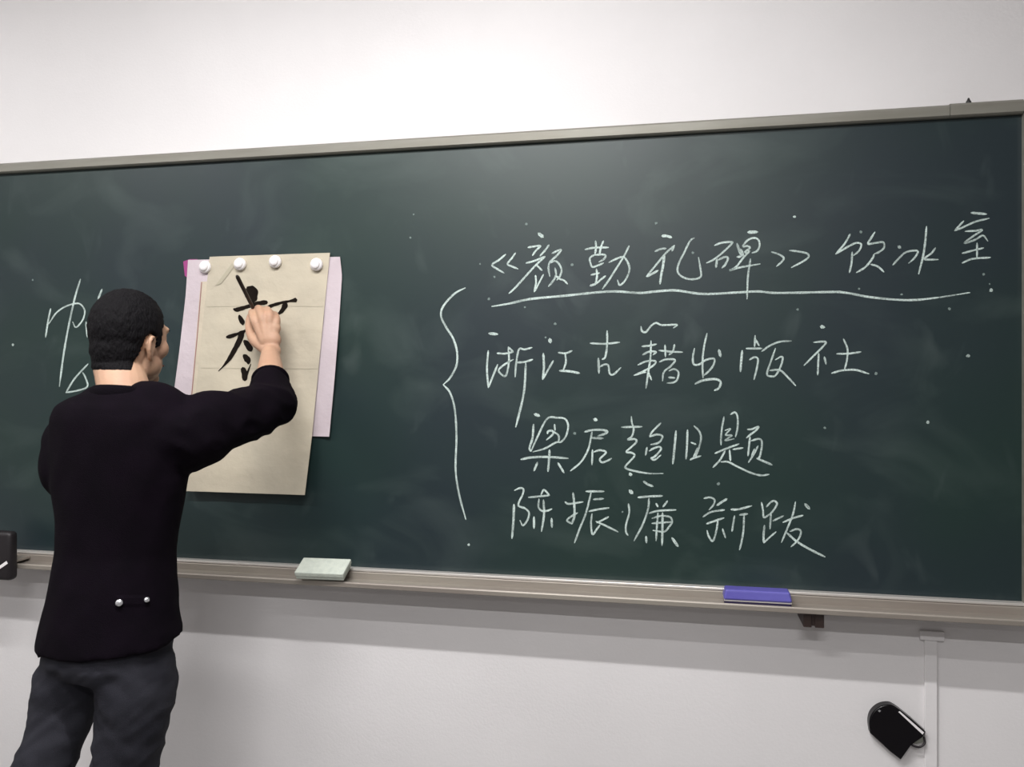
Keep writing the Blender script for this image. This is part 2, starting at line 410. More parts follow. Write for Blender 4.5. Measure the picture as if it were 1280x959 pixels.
chalk(CH, C3, [[(265,295),(330,270),(430,260),(435,280),(330,380),(250,440),(185,470)], [3,(290,430),(280,515)],
 [2.8,(300,440),(370,410),(400,425),(370,490),(340,520)], [4,(600,163),(695,160)], [3,(490,275),(510,340),(530,400),(490,410)],
 [(545,300),(600,240),(660,220),(705,240),(715,300),(690,350),(640,370)], [2.6,(550,310),(590,300),(620,320),(570,360),(600,370),(610,340)],
 [(620,350),(560,410),(480,510),(415,545),(520,515),(720,480)], [(625,430),(600,600),(590,830)], [3,(525,330),(550,380),(545,400)]],
 'fourth character of the underlined top line')
chalk('closing_title_mark', C3, [[(835,360),(900,380),(955,415),(945,450),(885,505)], [(1015,345),(1100,355),(1190,375),(1205,410),(1150,455),(1035,515)]])
chalk(CH, D4, [[(190,190),(150,260),(85,335)], [(85,335),(160,290),(230,255),(270,265),(255,310),(215,345)], [(205,320),(200,400),(185,470)],
 [(370,175),(345,215),(320,260),(370,255),(430,250),(435,290),(400,320),(365,335)], [(365,335),(350,370),(300,430),(235,470)],
 [(340,410),(390,425),(435,465)]], 'fifth character of the top line after the title marks')
chalk(CH, D4, [[4,(540,278),(556,290)], [(500,415),(550,360),(600,320),(680,312),(660,360),(615,402)], [2.8,(745,135),(735,250),(720,350),(688,480)],
 [(810,290),(780,330),(730,372),(830,375)]], 'sixth character of the top line')
chalk(CH, D4, [[3.2,(1070,35),(1180,45)], [(1015,95),(950,165)], [(950,165),(1000,145),(1100,100),(1200,75)], [(1025,170),(1100,166),(1150,160),(1085,205),(1020,255),(1100,230),(1155,200),(1190,240)],
 [(1005,330),(1080,310),(1160,290)], [(1112,255),(1112,360)], [(1005,400),(1080,370),(1210,360)]], 'last character of the top line, set higher at the right')
ul = [(A,(120,905)),(A,(300,875)),(A,(450,840)),(A,(600,820)),(A,(880,795)),(B,(200,765)),(B,(400,755)),(B,(640,770)),(B,(800,755)),(B,(1000,745)),
      (C3,(150,780)),(C3,(500,765)),(C3,(700,755)),(C3,(900,770)),(D4,(30,611)),(D4,(150,615)),(D4,(350,650)),(D4,(600,670)),(D4,(800,655)),(D4,(1060,615))]
chalk('chalk_underline', (0, 0, 1), [[3.0]+[(o[0]+x/o[2], o[1]+y/o[2]) for o, (x, y) in ul]])
Q1 = (590, 390, 6.395); Q2 = (770, 390, 8); Q3 = (920, 390, 7.106)
chalk(CH, Q1, [[3.6,(135,172),(205,178)], [(130,310),(120,450),(130,605)], [(130,605),(165,520),(205,420)], [(200,330),(260,333),(330,320)],
 [(290,280),(330,320)], [(290,285),(295,400),(270,510),(225,490),(215,460),(260,420),(330,380)], [(480,285),(420,300),(375,300),(352,420),(345,520)],
 [(350,405),(420,400),(485,380)], [2.9,(430,410),(420,600),(400,720),(350,920)]], 'first character of the second line')
chalk(CH, Q1, [[4.5,(622,215),(627,245)], [3,(570,330),(575,440),(565,540)], [(565,540),(610,460),(650,390)], [(690,325),(750,330),(800,310)],
 [(745,335),(750,400),(730,465)], [3,(700,470),(780,475),(860,490)]], 'second character of the second line')
chalk(CH, Q1, [[(945,250),(1060,255),(1180,243)], [(1080,150),(1080,260),(1065,360),(1040,380)], [3,(1010,370),(1015,490)],
 [(1020,440),(1060,420),(1090,430),(1100,490),(1130,500),(1190,445)]], 'third character of the second line')
chalk(CH, Q2, [[(250,145),(260,190),(300,200),(350,140),(400,110),(450,130),(520,130),(610,128),(575,160)], [(260,345),(330,338),(405,322)],
 [(350,290),(345,450),(320,620),(300,765)], [(265,430),(330,398),(400,400),(370,430)], [(220,530),(300,495),(390,490),(380,530),(280,590),(180,635)],
 [(190,632),(260,608),(300,603)], [(320,600),(355,680)], [(430,385),(550,397),(665,402)], [(490,330),(495,450)], [(585,325),(570,390),(530,430)],
 [(435,500),(500,475),(590,480),(550,540),(480,600),(465,690)], [(530,590),(580,572),(625,605),(610,680),(570,706),(510,712)], [(525,655),(590,660)]],
 'fourth and densest character of the second line')
chalk(CH, Q2, [[(785,365),(770,440),(775,520),(830,525),(900,480),(980,468),(975,530),(920,600),(870,640)], [(910,215),(880,350),(865,500),(870,660)],
 [3,(790,720),(870,685),(990,672),(1045,700),(1030,760),(985,785)], [4,(1030,380),(1045,445)]], 'fifth character of the second line')
chalk(CH, Q3, [[3,(55,345),(45,450),(40,530)], [(90,325),(170,325),(230,325)], [(170,210),(165,310)], [(170,240),(205,300)],
 [(120,425),(165,402),(195,420),(185,500),(160,600)], [(230,350),(300,300),(390,265),(490,258)],
 [(350,325),(310,440),(275,550),(310,572),(350,565),(390,500),(415,420),(400,398),(350,425)], [(300,520),(390,518),(460,580),(530,655)]],
 'sixth character of the second line')
chalk(CH, Q3, [[4.5,(752,130),(785,136)], [(690,270),(795,265),(770,310),(690,390),(605,475)], [(735,370),(730,460),(725,560)], [(785,400),(800,465)],
 [(955,240),(990,330),(985,430),(965,510)], [(895,372),(1000,370),(1110,355)], [(850,545),(940,520),(1060,515),(1180,550)]], 'last character of the second line')
R1 = (640, 510, 8); R2 = (760, 510, 8.72); S1 = (820, 510, 8)
chalk(CH, R1, [[4,(225,62),(275,80)], [3,(215,165),(205,300),(175,400),(190,435)], [(190,435),(250,300),(350,110),(450,98),(530,110),(562,180),(540,280),(490,340),(440,345),(330,405),(210,440)],
 [(425,165),(430,225)], [(355,260),(360,235),(400,228),(410,262),(345,320)], [(400,230),(450,260),(470,290),(465,340)],
 [3,(90,515),(200,495),(350,490),(560,505)], [3,(375,420),(370,520),(360,635)], [2.8,(255,545),(220,630)], [2.8,(460,550),(520,650)]], 'first character of the third line')
chalk(CH, R1, [[4.5,(820,113),(850,122)], [3,(725,240),(800,222),(900,220),(950,235),(930,258),(860,280)], [(800,240),(790,300),(760,420),(690,540),(585,630)],
 [3,(800,300),(910,305)], [(805,420),(800,570)], [(820,440),(880,423),(940,445),(880,510),(900,545),(950,530),(995,505)]], 'second character of the third line')
chalk(CH, R2, [[2.8,(150,210),(370,205)], [(255,95),(260,160),(280,230),(260,310),(215,345),(290,340),(310,370),(250,430),(200,480),(260,490),(290,520),(240,580),(188,640),(210,665),(300,690),(450,715),(600,715)],
 [(575,165),(520,220),(475,270),(455,315)], [(455,315),(530,290),(590,305),(580,350),(540,385),(465,400)], [(425,430),(410,515)],
 [(450,470),(500,440),(560,425),(575,455),(510,530),(470,548),(510,565),(575,515)]], 'third character of the third line')
chalk(CH, S1, [[3,(200,230),(185,400),(168,560)], [2.8,(315,220),(310,380),(300,510)], [(380,180),(430,230),(450,300),(430,400),(400,480)],
 [(350,345),(400,365)], [(340,520),(380,500),(450,480)], [(415,400),(375,500)]], 'fourth character of the third line, three upright strokes')
chalk(CH, S1, [[(680,90),(660,200),(650,300),(650,370)], [(745,65),(790,45),(815,90),(815,200),(795,290)], [2,(690,225),(745,210),(695,270),(760,275),(690,325),(780,310)],
 [(590,455),(700,408),(830,360)], [(735,420),(745,530)], [(770,415),(870,400)], [(690,430),(640,520),(570,595)],
 [(650,540),(720,540),(820,590),(950,650),(1050,675),(1130,665)], [(915,215),(960,212),(1025,188),(1000,225),(940,270),(905,300)], [(940,290),(930,380),(920,480)],
 [(950,330),(1030,310),(1060,350),(1040,480),(1010,510)], [(1020,380),(980,460),(925,545)], [2,(985,410),(955,480)], [2.8,(1010,505),(1080,535),(1160,570)]],
 'last character of the third line')
T1 = (630, 600, 8); T2 = (760, 600, 8); T3 = (880, 600, 8)
chalk(CH, T1, [[3,(100,245),(95,400),(80,585)], [(105,105),(160,82),(195,95),(185,150),(150,220),(148,262),(210,285),(250,330),(235,400),(190,455),(160,405)],
 [(245,175),(350,165),(455,155)], [(455,155),(400,100),(370,150)], [(350,190),(345,270),(380,310),(430,310),(480,290)], [2.8,(395,200),(400,350),(375,515)],
 [3,(300,370),(300,485)], [3,(475,385),(480,475)]], 'first character of the bottom line')
chalk(CH, T1, [[(610,220),(650,240),(790,220)], [3,(690,130),(700,220),(705,350),(680,440)], [(680,440),(630,405),(680,360),(735,330)], [2.8,(820,115),(1000,115)],
 [(870,130),(820,330),(760,480),(705,630)], [2.8,(895,195),(995,188)], [(850,315),(940,295),(1050,280)], [(880,340),(870,440),(885,545),(930,490),(960,450)],
 [(1045,370),(930,430)], [(920,415),(1020,460),(1140,520)]], 'second character of the bottom line')
chalk(CH, T2, [[4.5,(215,105),(245,135)], [3,(355,15),(400,45),(450,65)], [(205,240),(212,330),(180,450),(180,520),(200,555)], [2.8,(300,175),(420,165),(545,160)],
 [(410,185),(400,290),(350,440),(260,610)], [(480,235),(500,270)], [(595,210),(550,270)], [(410,335),(500,310),(680,300)],
 [(440,385),(530,360),(620,372),(640,420),(610,470),(560,518),(450,505)], [(440,435),(640,420)], [(500,330),(490,450),(480,610)], [3,(545,330),(545,450),(540,655)],
 [3,(380,565),(385,630)], [3.4,(640,580),(700,665)]], 'third character of the bottom line')
chalk(CH, T3, [[(0,185),(60,175),(105,200),(95,250),(50,300)], [3.2,(230,190),(180,220),(130,255)], [(-10,370),(60,325),(130,310),(205,300)], [(25,440),(110,410),(200,380)],
 [(140,390),(125,500),(90,610),(50,570),(30,505)], [(185,490),(215,580)], [2.8,(270,295),(340,295),(475,260)], [(305,360),(290,450),(280,515)],
 [2.8,(355,350),(435,340)], [(400,350),(395,500),(375,620),(355,700)]], 'fourth character of the bottom line')
chalk(CH, T3, [[(575,225),(590,300),(600,375),(660,340)], [(625,270),(660,230),(700,210),(730,240),(690,310),(660,340)], [(670,330),(660,490)], [(690,410),(795,360)],
 [3,(605,455),(595,560),(600,630)], [2.2,(600,630),(650,580),(720,520)], [(915,220),(890,340),(840,470),(775,625)], [(790,425),(900,380),(990,355)],
 [4,(1010,240),(1055,290)], [(860,515),(930,492),(970,520),(940,600),(870,670)], [2.9,(830,530),(920,610),(1050,690),(1210,770)]], 'last character of the bottom line, with a long sweep')
chalk('chalk_brace', (530, 340, 2.91), [[2.6,(150,58),(110,80),(70,125),(62,160),(80,200),(105,240),(120,290),(118,340),(95,385),(70,410)], [2.6,(70,410),(95,440),(112,500),(118,600),(115,720),(128,810),(152,900)]],
      'tall curly brace left of the four lines')
chalk(CH, (0, 340, 6), [[2.2,(380,275),(360,370),(342,490)], [2,(365,390),(420,310),(480,265),(550,240),(600,240),(635,290),(620,360),(570,415),(545,375)],
 [2.4,(603,55),(560,200),(520,380),(480,600),(445,860)], [2.6,(765,130),(735,205)], [2.4,(645,375),(655,490)]], 'character partly hidden behind the head')
chalk(CH, (0, 340, 6), [[2.2,(660,690),(560,800),(495,905)], [2.2,(495,905),(580,890),(655,860),(640,790),(620,755)]], 'small triangular mark above the shoulder')
bm_d = []
for (u, v, r, b) in [(1213,363,2.2,1),(1237,355,1.0,0),(658,280,1.6,0),(715,331,2.0,0),(618,346,1.4,0),(611,374,1.7,0),(656,384,1.3,0),(600,330,1.2,0),
    (866,316,1.5,0),(820,279,1.6,0),(993,271,1.6,1),(997,387,1.5,0),(1076,290,1.8,0),(1074,361,1.3,0),(1127,368,1.4,0),(1187,386,1.7,0),(1229.5,343,1.5,0),
    (1239,363,2.2,1),(694,405,1.7,0),(682,422,1.2,0),(1095,467,1.9,0),(1210,445,2.0,1),(1160,528,1.9,1),(718.5,542,1.9,0),(788,593,2.2,1),(778,640,1.2,0),
    (16,431,1.8,1),(41,350,1.3,0),(1031,535,1.6,0),(898,605,2.0,0),(586,681,1.6,1),(513,297,1.4,0),(517,268,1.1,0)]:
    if (u, v) == (1213, 363): continue
    bm = bmesh.new(); c = P(u, v, -0.0005); rr = r*depth(u, 0)/F
    vs2 = [bm.verts.new(c+Vector((rr*math.cos(k*math.pi/5)*(1+0.25*random.uniform(-1, 1)), 0, rr*math.sin(k*math.pi/5)*(1+0.25*random.uniform(-1, 1))))) for k in range(10)]
    bm.faces.new(vs2)
    obj('chalk_dot', bm, M_chalk if b else M_chalkf, board)

# ------------------------------------------------------------------ things on the tray
TZ = ZB-0.0285                              # tray floor height
def place(o, loc, rz=0, rx=0, ry=0):
    o.location = loc; o.rotation_euler = (rx, ry, rz); return o
# blue eraser
e = P(946, 745, -0.055)
er = empty('blackboard_eraser', (0, 0, 0), 'blue-violet plastic board eraser lying in the tray at the right', 'eraser')
L2 = 0.084
bm = bmesh.new(); box(bm, -L2, L2, -0.025, 0.025, 0.012, 0.038, bev=0.005, seg=3)
for v in bm.verts:
    if v.co.z > 0.03: v.co.x *= 0.955; v.co.y *= 0.90
obj('body', bm, M_blue, er)
bm = bmesh.new(); box(bm, -L2+0.001, L2-0.001, -0.0245, 0.0245, 0.0095, 0.0118); obj('trim_line', bm, M_edge, er)
bm = bmesh.new(); box(bm, -L2+0.002, L2-0.002, -0.024, 0.024, 0.0, 0.0093, bev=0.002); obj('felt_pad', bm, M_felt, er)
place(er, (e.x, -0.052, TZ+0.0012), rz=0.01)
# white eraser, tilted over the lip
e = P(405, 709, -0.06)
wr = empty('blackboard_eraser', (0, 0, 0), 'off-white block eraser tilted over the tray lip beside the man', 'eraser')
bm = bmesh.new(); box(bm, -0.072, 0.072, -0.036, 0.036, 0.009, 0.024, bev=0.003, seg=2)
obj('body', bm, M_wer, wr)
bm = bmesh.new(); box(bm, -0.070, 0.070, -0.034, 0.034, 0.0, 0.0086, bev=0.0015)
obj('felt_pad', bm, M_wer, wr)
place(wr, (e.x+0.004, -0.068, ZB-0.003), rz=0.06, rx=math.radians(22))
# black box at the left edge, over the tray end
c = P(4, 694, -0.10)
kb = empty('control_box', (c.x-0.02, -0.10, ZB-0.05), 'black rounded box with a white diagonal mark fixed over the tray at the left edge', 'box')
c1 = P(15.5, 665, -0.115); c0 = P(-34, 723, -0.115)
bm = bmesh.new(); box(bm, c0.x, c1.x, -0.125, -0.0895, c0.z, c1.z, bev=0.013, seg=4); obj('casing', bm, M_blackm, kb, True)
bm = bmesh.new(); box(bm, c0.x+0.03, c1.x-0.02, -0.0896, -0.0246, ZB-0.02, ZB-0.012, bev=0.001); obj('mounting_arm', bm, M_tray, kb)
bm = bmesh.new()
a_, b_ = P(-4, 712, -0.1262), P(9, 703, -0.1262)
d_ = (b_-a_).normalized(); n_ = Vector((-d_.z, 0, d_.x))*0.0045
vv = [bm.verts.new(p) for p in (a_+n_, a_-n_, b_-n_, b_+n_)]; f_ = bm.faces.new(vv)
r_ = bmesh.ops.extrude_face_region(bm, geom=[f_])
for v in r_['geom']:
    if isinstance(v, bmesh.types.BMVert): v.co.y -= 0.0008
tag(obj('white_mark', bm, M_white, kb), 'white diagonal stripe')
# black rounded case on the wall, lower right
def R2(p, ang): return (p[0]*math.cos(ang)-p[1]*math.sin(ang), p[0]*math.sin(ang)+p[1]*math.cos(ang))
cc = P(1118, 912, -0.0)
case = empty('wall_case', (cc.x, WY-0.02, cc.z), 'glossy black round-ended case hanging tilted on the wall below the tray', 'case')
outline = [(1087,915),(1085.5,903),(1088,892),(1095,884),(1104,880),(1114,880),(1124,886),(1140,899),(1156,913.5),(1152,920),(1143,926),(1137,931),(1125,948),(1112,938),(1099,926)]
def prism(name, px, y0, y1, m, parent, bev=0.003, sm=True):
    bm = bmesh.new(); fr = [bm.verts.new(P(u, v, 0.03)) for u, v in px]
    for v in fr: v.co.y = y0
    f = bm.faces.new(fr); r = bmesh.ops.extrude_face_region(bm, geom=[f])
    for v in r['geom']:
        if isinstance(v, bmesh.types.BMVert): v.co.y = y1
    bmesh.ops.recalc_face_normals(bm, faces=bm.faces[:])
    if bev: bmesh.ops.bevel(bm, geom=[e for e in bm.edges if abs(e.verts[0].co.y-y0) < 1e-5 and abs(e.verts[1].co.y-y0) < 1e-5], offset=bev, segments=3, affect='EDGES')
    return obj(name, bm, m, parent, False)
o2 = [tuple(q) for q in cr(outline[:7], 4)[:-1]]+outline[6:]
prism('shell', o2, 0.020, WY-0.0008, M_black, case, 0.003)
prism('edge_highlight', [(1121.5,888),(1123.5,887.2),(1153.5,913.5),(1151.5,916)], 0.0185, 0.0202, M_white, case, 0)  # white strip painting the highlight along the glossy shell
prism('silver_dot', [(1096,886.5),(1098,885.3),(1100,886.5),(1098,888.3)], 0.0185, 0.0202, M_silver, case, 0)  # small silver dot near the upper end of the shell
bm = bmesh.new()
stube(bm, [P(1138,930,0.03), P(1143,933,0.026), P(1149,934,0.026), P(1154,931.5,0.027), P(1156,928,0.03), P(1155,922,0.033)], [0.0028]*6, seg=8)
obj('cord_loop', bm, M_blackm, case, True)
prism('grey_tab', [(1143,926),(1152,920),(1155,922),(1154,929),(1146,931),(1140,930)], 0.033, WY-0.0008, M_wer2, case, 0.001)

# wall cable trunking right of the case
t0, t1 = P(1157, 812, 0.03), P(1173, 812, 0.03)
tr = empty('cable_trunking', ((t0.x+t1.x)/2, WY-0.01, 0), 'white plastic cable trunking running down the wall under the board', 'trunking')
boxo('channel', M_wall, (t0.x, t1.x, WY-0.008, WY-0.0005, 0.121, P(1165, 802, 0.03).z), tr, bev=0.002)
boxo('end_cap', M_wall, (t0.x-0.012, t1.x+0.016, WY-0.012, WY-0.0006, P(1165, 802, 0.03).z+0.0005, P(1165, 790, 0.03).z), tr, bev=0.002)

# ------------------------------------------------------------------ the papers
def polyl(pts, v):
    if v <= pts[0][1]: a, b = pts[0], pts[1]
    elif v >= pts[-1][1]: a, b = pts[-2], pts[-1]
    else:
        for a, b in zip(pts, pts[1:]):
            if a[1] <= v <= b[1]: break
    return a[0]+(b[0]-a[0])*(v-a[1])/(b[1]-a[1])
def lift_base(u, v, k):
    """distance of the hanging sheets from the board"""
    s = max(0, (v-340)/280)
    return 0.0025+0.0022*s*k+0.0012*math.sin(u*0.11+v*0.02)*min(1, s*3)
def yA(u, v):
    e = max(0, (u-385)/40); lo = max(0, (v-360)/185)
    return -(0.0020+lift_base(u, v, 1)+0.017*e*e*min(1, lo*1.6)+0.0006*math.sin(v*0.09))
def yC(u, v):
    e = max(0, (v-545)/75)
    return -(0.0052+lift_base(u, v, 1.2)+0.012*min(1, max(0, (v-350)/200))*max(0, (u-370)/40)+0.016*e)
def sheet(name, L, R, v0, v1, tops, yf, m, label, nu=26, nv=40, bot=0.0, thick=0.0004):
    bm = bmesh.new(); g = []
    for j in range(nv+1):
        row = []
        for i in range(nu+1):
            s, t = i/nu, j/nv
            v_t = tops[0]+(tops[1]-tops[0])*s
            v_b = v1[0]+(v1[1]-v1[0])*s + bot*math.sin(s*math.pi)
            v = v_t+(v_b-v_t)*t
            u = polyl(L, v)*(1-s)+polyl(R, v)*s
            row.append(bm.verts.new(P(u, v, yf(u, v))))
        g.append(row)
    for j in range(nv):
        for i in range(nu): bm.faces.new((g[j][i], g[j+1][i], g[j+1][i+1], g[j][i+1]))
    for f in bm.faces: f.smooth = True
    bk = [[bm.verts.new(v.co+Vector((0, thick, 0))) for v in row] for row in g]
    for j in range(nv):
        for i in range(nu): bm.faces.new((bk[j][i], bk[j][i+1], bk[j+1][i+1], bk[j+1][i])).smooth = True
    def skirt(a, b):
        # own vertices keep the thin edge from bending the shading of the face
        for k in range(len(a)-1):
            bm.faces.new([bm.verts.new(x.co) for x in (a[k], a[k+1], b[k+1], b[k])])
    skirt(g[0], bk[0]); skirt(g[-1], bk[-1]); skirt([r[0] for r in g], [r[0] for r in bk]); skirt([r[-1] for r in g], [r[-1] for r in bk])
    o = obj(name, bm, m)
    return o
LA = [(235,325),(232,370),(224,440),(218,485),(213,545)]; RA = [(425,321),(427.5,345),(424,400),(418.5,470),(411.5,546)]
pa = sheet('paper_sheet', LA, RA, 0, (541,546), (325,321), yA, M_pinkp, None)
tag(pa, 'pinkish white backing sheet, widest of the papers pinned on the board', 'paper', None)
LB = [(251,352),(240,480),(234,540)]; RB = [(402,352),(394,480),(389,538)]
pb = sheet('paper_sheet', LB, RB, 0, (537,537), (352,352), lambda u, v: yA(u, v)-0.0016, M_cream, None)
tag(pb, 'cream sheet with a thin brown left border, between the pinkish and beige sheets', 'paper', None)
bm = bmesh.new(); ribbon(bm, [(252,353),(246.5,420),(241,479),(236,536)], 1.2, lambda u, v: yA(u, v)-0.0022, taper=False, wob=0)
obj('border_line', bm, M_line, pb)
LC = [(262,321),(232,614)]; RC = [(412.5,316),(405,390),(390,545),(381,619)]
pc = sheet('paper_sheet', LC, RC, 0, (614,619), (321,316), yC, M_xuan, None, nv=60)
tag(pc, 'long beige rice paper sheet in front with black brush strokes', 'paper', None)
# creases of the front sheet: thin ribbons whose darker colour stands for fold shade
for v in pc.data.vertices: pass
bm = bmesh.new()
ribbon(bm, [(258,383.5),(330,382.5),(404,383)], 0.7, lambda u, v: yC(u, v)-0.0007, taper=False, wob=0)
ribbon(bm, [(251,460),(330,461),(397,461)], 0.6, lambda u, v: yC(u, v)-0.0007, taper=False, wob=0)
obj('fold_line', bm, M_fold, pc)
bm = bmesh.new()   # folded strip across the upper left corner, its shade put into the colour
fl = [(290,329),(293,333),(276,355),(269,357)]
vv = [bm.verts.new(P(u, v, yC(u, v)-0.0016)) for u, v in fl]; vb = [bm.verts.new(P(u, v, yC(u, v)-0.0007)) for u, v in fl]
bm.faces.new(vv)
for i in range(4): bm.faces.new((vv[i], vb[i], vb[(i+1) % 4], vv[(i+1) % 4]))
obj('crease', bm, M_fold, pc)
bm = bmesh.new()
fl = [(229,327),(237,324),(247,324),(244,329),(240,333),(234,347),(231,345)]
vv = [bm.verts.new(P(u, v, -0.0030)) for u, v in fl]; vb = [bm.verts.new(P(u, v, -0.0008)) for u, v in fl]
bm.faces.new(vv)
for i in range(len(fl)): bm.faces.new((vv[i], vb[i], vb[(i+1) % len(fl)], vv[(i+1) % len(fl)]))
tag(obj('paper_scrap', bm, M_mag), 'magenta paper corner peeking out at the top left of the sheets', 'paper')
# ink strokes on the front sheet
INK = lambda u, v: yC(u, v)-0.0009
def ink(strokes):
    bm = bmesh.new()
    for k, (w_, pts) in enumerate(strokes): ribbon(bm, pts, w_, lambda u, v: yC(u, v)-0.0009-0.00004*k, taper=False, wob=0.1, n=8)
    return obj('ink_stroke', bm, M_ink, pc)
ink([([12,15,10], [(311,361),(315,366),(316,376)]), ([8,8], [(309.5,362),(310.5,371)])])
ink([([2.5,5.5,4.5,6,5], [(292,386.5),(297,387),(312,382.5),(325,379),(333.5,378)])])
ink([([4,4.5,3.5,3,6], [(335,384.5),(340,382),(352,378.5),(362,376.5),(370,375)])])
ink([([4,7,5,1.5], [(355,378),(356,382),(352,389),(345,394.5)])])
ink([([2,5,6,2.5], [(299,394),(300,397),(303,403),(303.5,406)])])
ink([([2.5,5,3.5,3], [(283,421.5),(288,420.5),(298,417),(309,412.5)])])
ink([([7,7,6.5,5,2,0.8], [(302.5,415),(300,424),(295,434),(287,448),(279,458),(273,464)])])
ink([([3.5,7,8,4], [(305,426),(308,429),(312,435),(314,438.5)])])
ink([([3.5,7,7,2.5], [(304.5,444),(307,446.5),(310,451),(310.5,455)])])
ink([([6,8,6], [(303.5,460.5),(305.5,467),(306,475)]), ([5,2.5,0.8], [(306,473),(310,464),(313.5,455)])])
# magnets
for k, ((u, v), lab) in enumerate(zip([(257.5,334),(301,330.5),(345,327.5),(396.5,331)],
        ['round white magnet at the upper left corner of the papers', 'second round white magnet from the left, above the ink strokes',
         'third round white magnet from the left, above the writing hand', 'rightmost round white magnet holding the papers'])):
    ys = min(yC(u, v) if u > 262 else yA(u, v), yA(u, v))-0.0012
    p = P(u, v, ys)
    mg = empty('magnet', p, lab, 'magnet', 'white magnets holding the papers')
    R = Matrix.Translation(p) @ Matrix.Rotation(math.pi/2, 4, 'X')
    bm = bmesh.new(); lathe(bm, [(0.0180, 0.0), (0.0190, 0.002), (0.0190, 0.007), (0.0175, 0.010), (0.0145, 0.0125)], R, 28); obj('rim', bm, M_white, mg, True)
    bm = bmesh.new(); lathe(bm, [(0.0140, 0.0120), (0.0135, 0.0150), (0.0110, 0.0180), (0.005, 0.0195)], R, 28); obj('knob', bm, M_white, mg, True)

# ------------------------------------------------------------------ the man
FX = 0.0
Hc = P(161, 420, -0.50)                       # head centre
NB = P(156, 494, -0.555)                      # neck base
SHR = Vector((-1.105, -0.545, 1.405)); SHL = P(93, 529, -0.555)
ELR = P(338, 503, -0.30); WR = P(338, 441, -0.125)
ELL = P(84, 592, -0.57); 
person = empty('person', (P(110, 959, -0.70).x, -0.70, 0), 'man in a black jacket and dark trousers seen from behind, writing with a brush', 'person')
person.location.z = 0

# measured silhouette rows of the torso: v, left u, right u
ROWS = [(487,126,186),(491,112,200),(497,95,212),(507,78,224),(522,69,234),(545,65,238),(575,66,237),(610,68,232),(650,71,226),(690,69,218.5),(725,62,220),(760,55,223),(785,51,227),(803,48.5,229)]
def torso_ring(v, ul, ur, inset=0.0, squash=1.0):
    t_ = (v-487)/316
    y = -0.552-0.045*t_
    uc = (ul+ur)/2; dpt = depth(uc, y); half = (ur-ul)/2/F*dpt-inset
    asp = 1.15 if v < 492 else (1.5 if v < 700 else 1.38)
    # direction seen from the camera: projected half of an ellipse (w along x, d along y)
    rd = Vector((-SA+(uc-640)/F*CA, CA+(uc-640)/F*SA)).normalized()
    rx, ry = rd.y, -rd.x                      # image-right direction
    d = half/math.sqrt((asp*rx)**2+ry**2)
    return P(uc, v, y), asp*d, d
def torso(bm, inset, rows, hem=False, seg=40):
    rings = []
    for (v, ul, ur) in rows:
        c, wx, dy = torso_ring(v, ul, ur, inset(v) if callable(inset) else inset)
        t_ = max(0, (v-700)/103)
        ring = []
        for k in range(seg):
            a = 2*math.pi*k/seg
            ca, sa = math.cos(a), math.sin(a)
            e = 0.88
            X = wx*math.copysign(abs(ca)**e, ca); Y = dy*math.copysign(abs(sa)**e, sa)
            s = X*0.8+Y*0.6
            ring.append(bm.verts.new(c+Vector((X, Y, 0.085*s*t_ if hem else 0))))
        rings.append(ring)
    for a, b in zip(rings, rings[1:]):
        for k in range(seg): bm.faces.new((a[k], b[k], b[(k+1) % seg], a[(k+1) % seg]))
    bm.faces.new(rings[0]); bm.faces.new(rings[-1][::-1])

# skeleton joints of the legs (knees and feet lie below the picture)
HIPR = P(172, 838, -0.60); HIPL = P(98, 842, -0.60)
KR0 = P(155, 962, -0.60); KL0 = P(50, 962, -0.63)
KNR = KR0+Vector((-0.012, 0.0, -0.13)); KNL = KL0+Vector((-0.03, 0.0, -0.12))
ANR = Vector((KNR.x-0.02, KNR.y-0.06, 0.09)); ANL = Vector((KNL.x-0.06, KNL.y-0.08, 0.09))

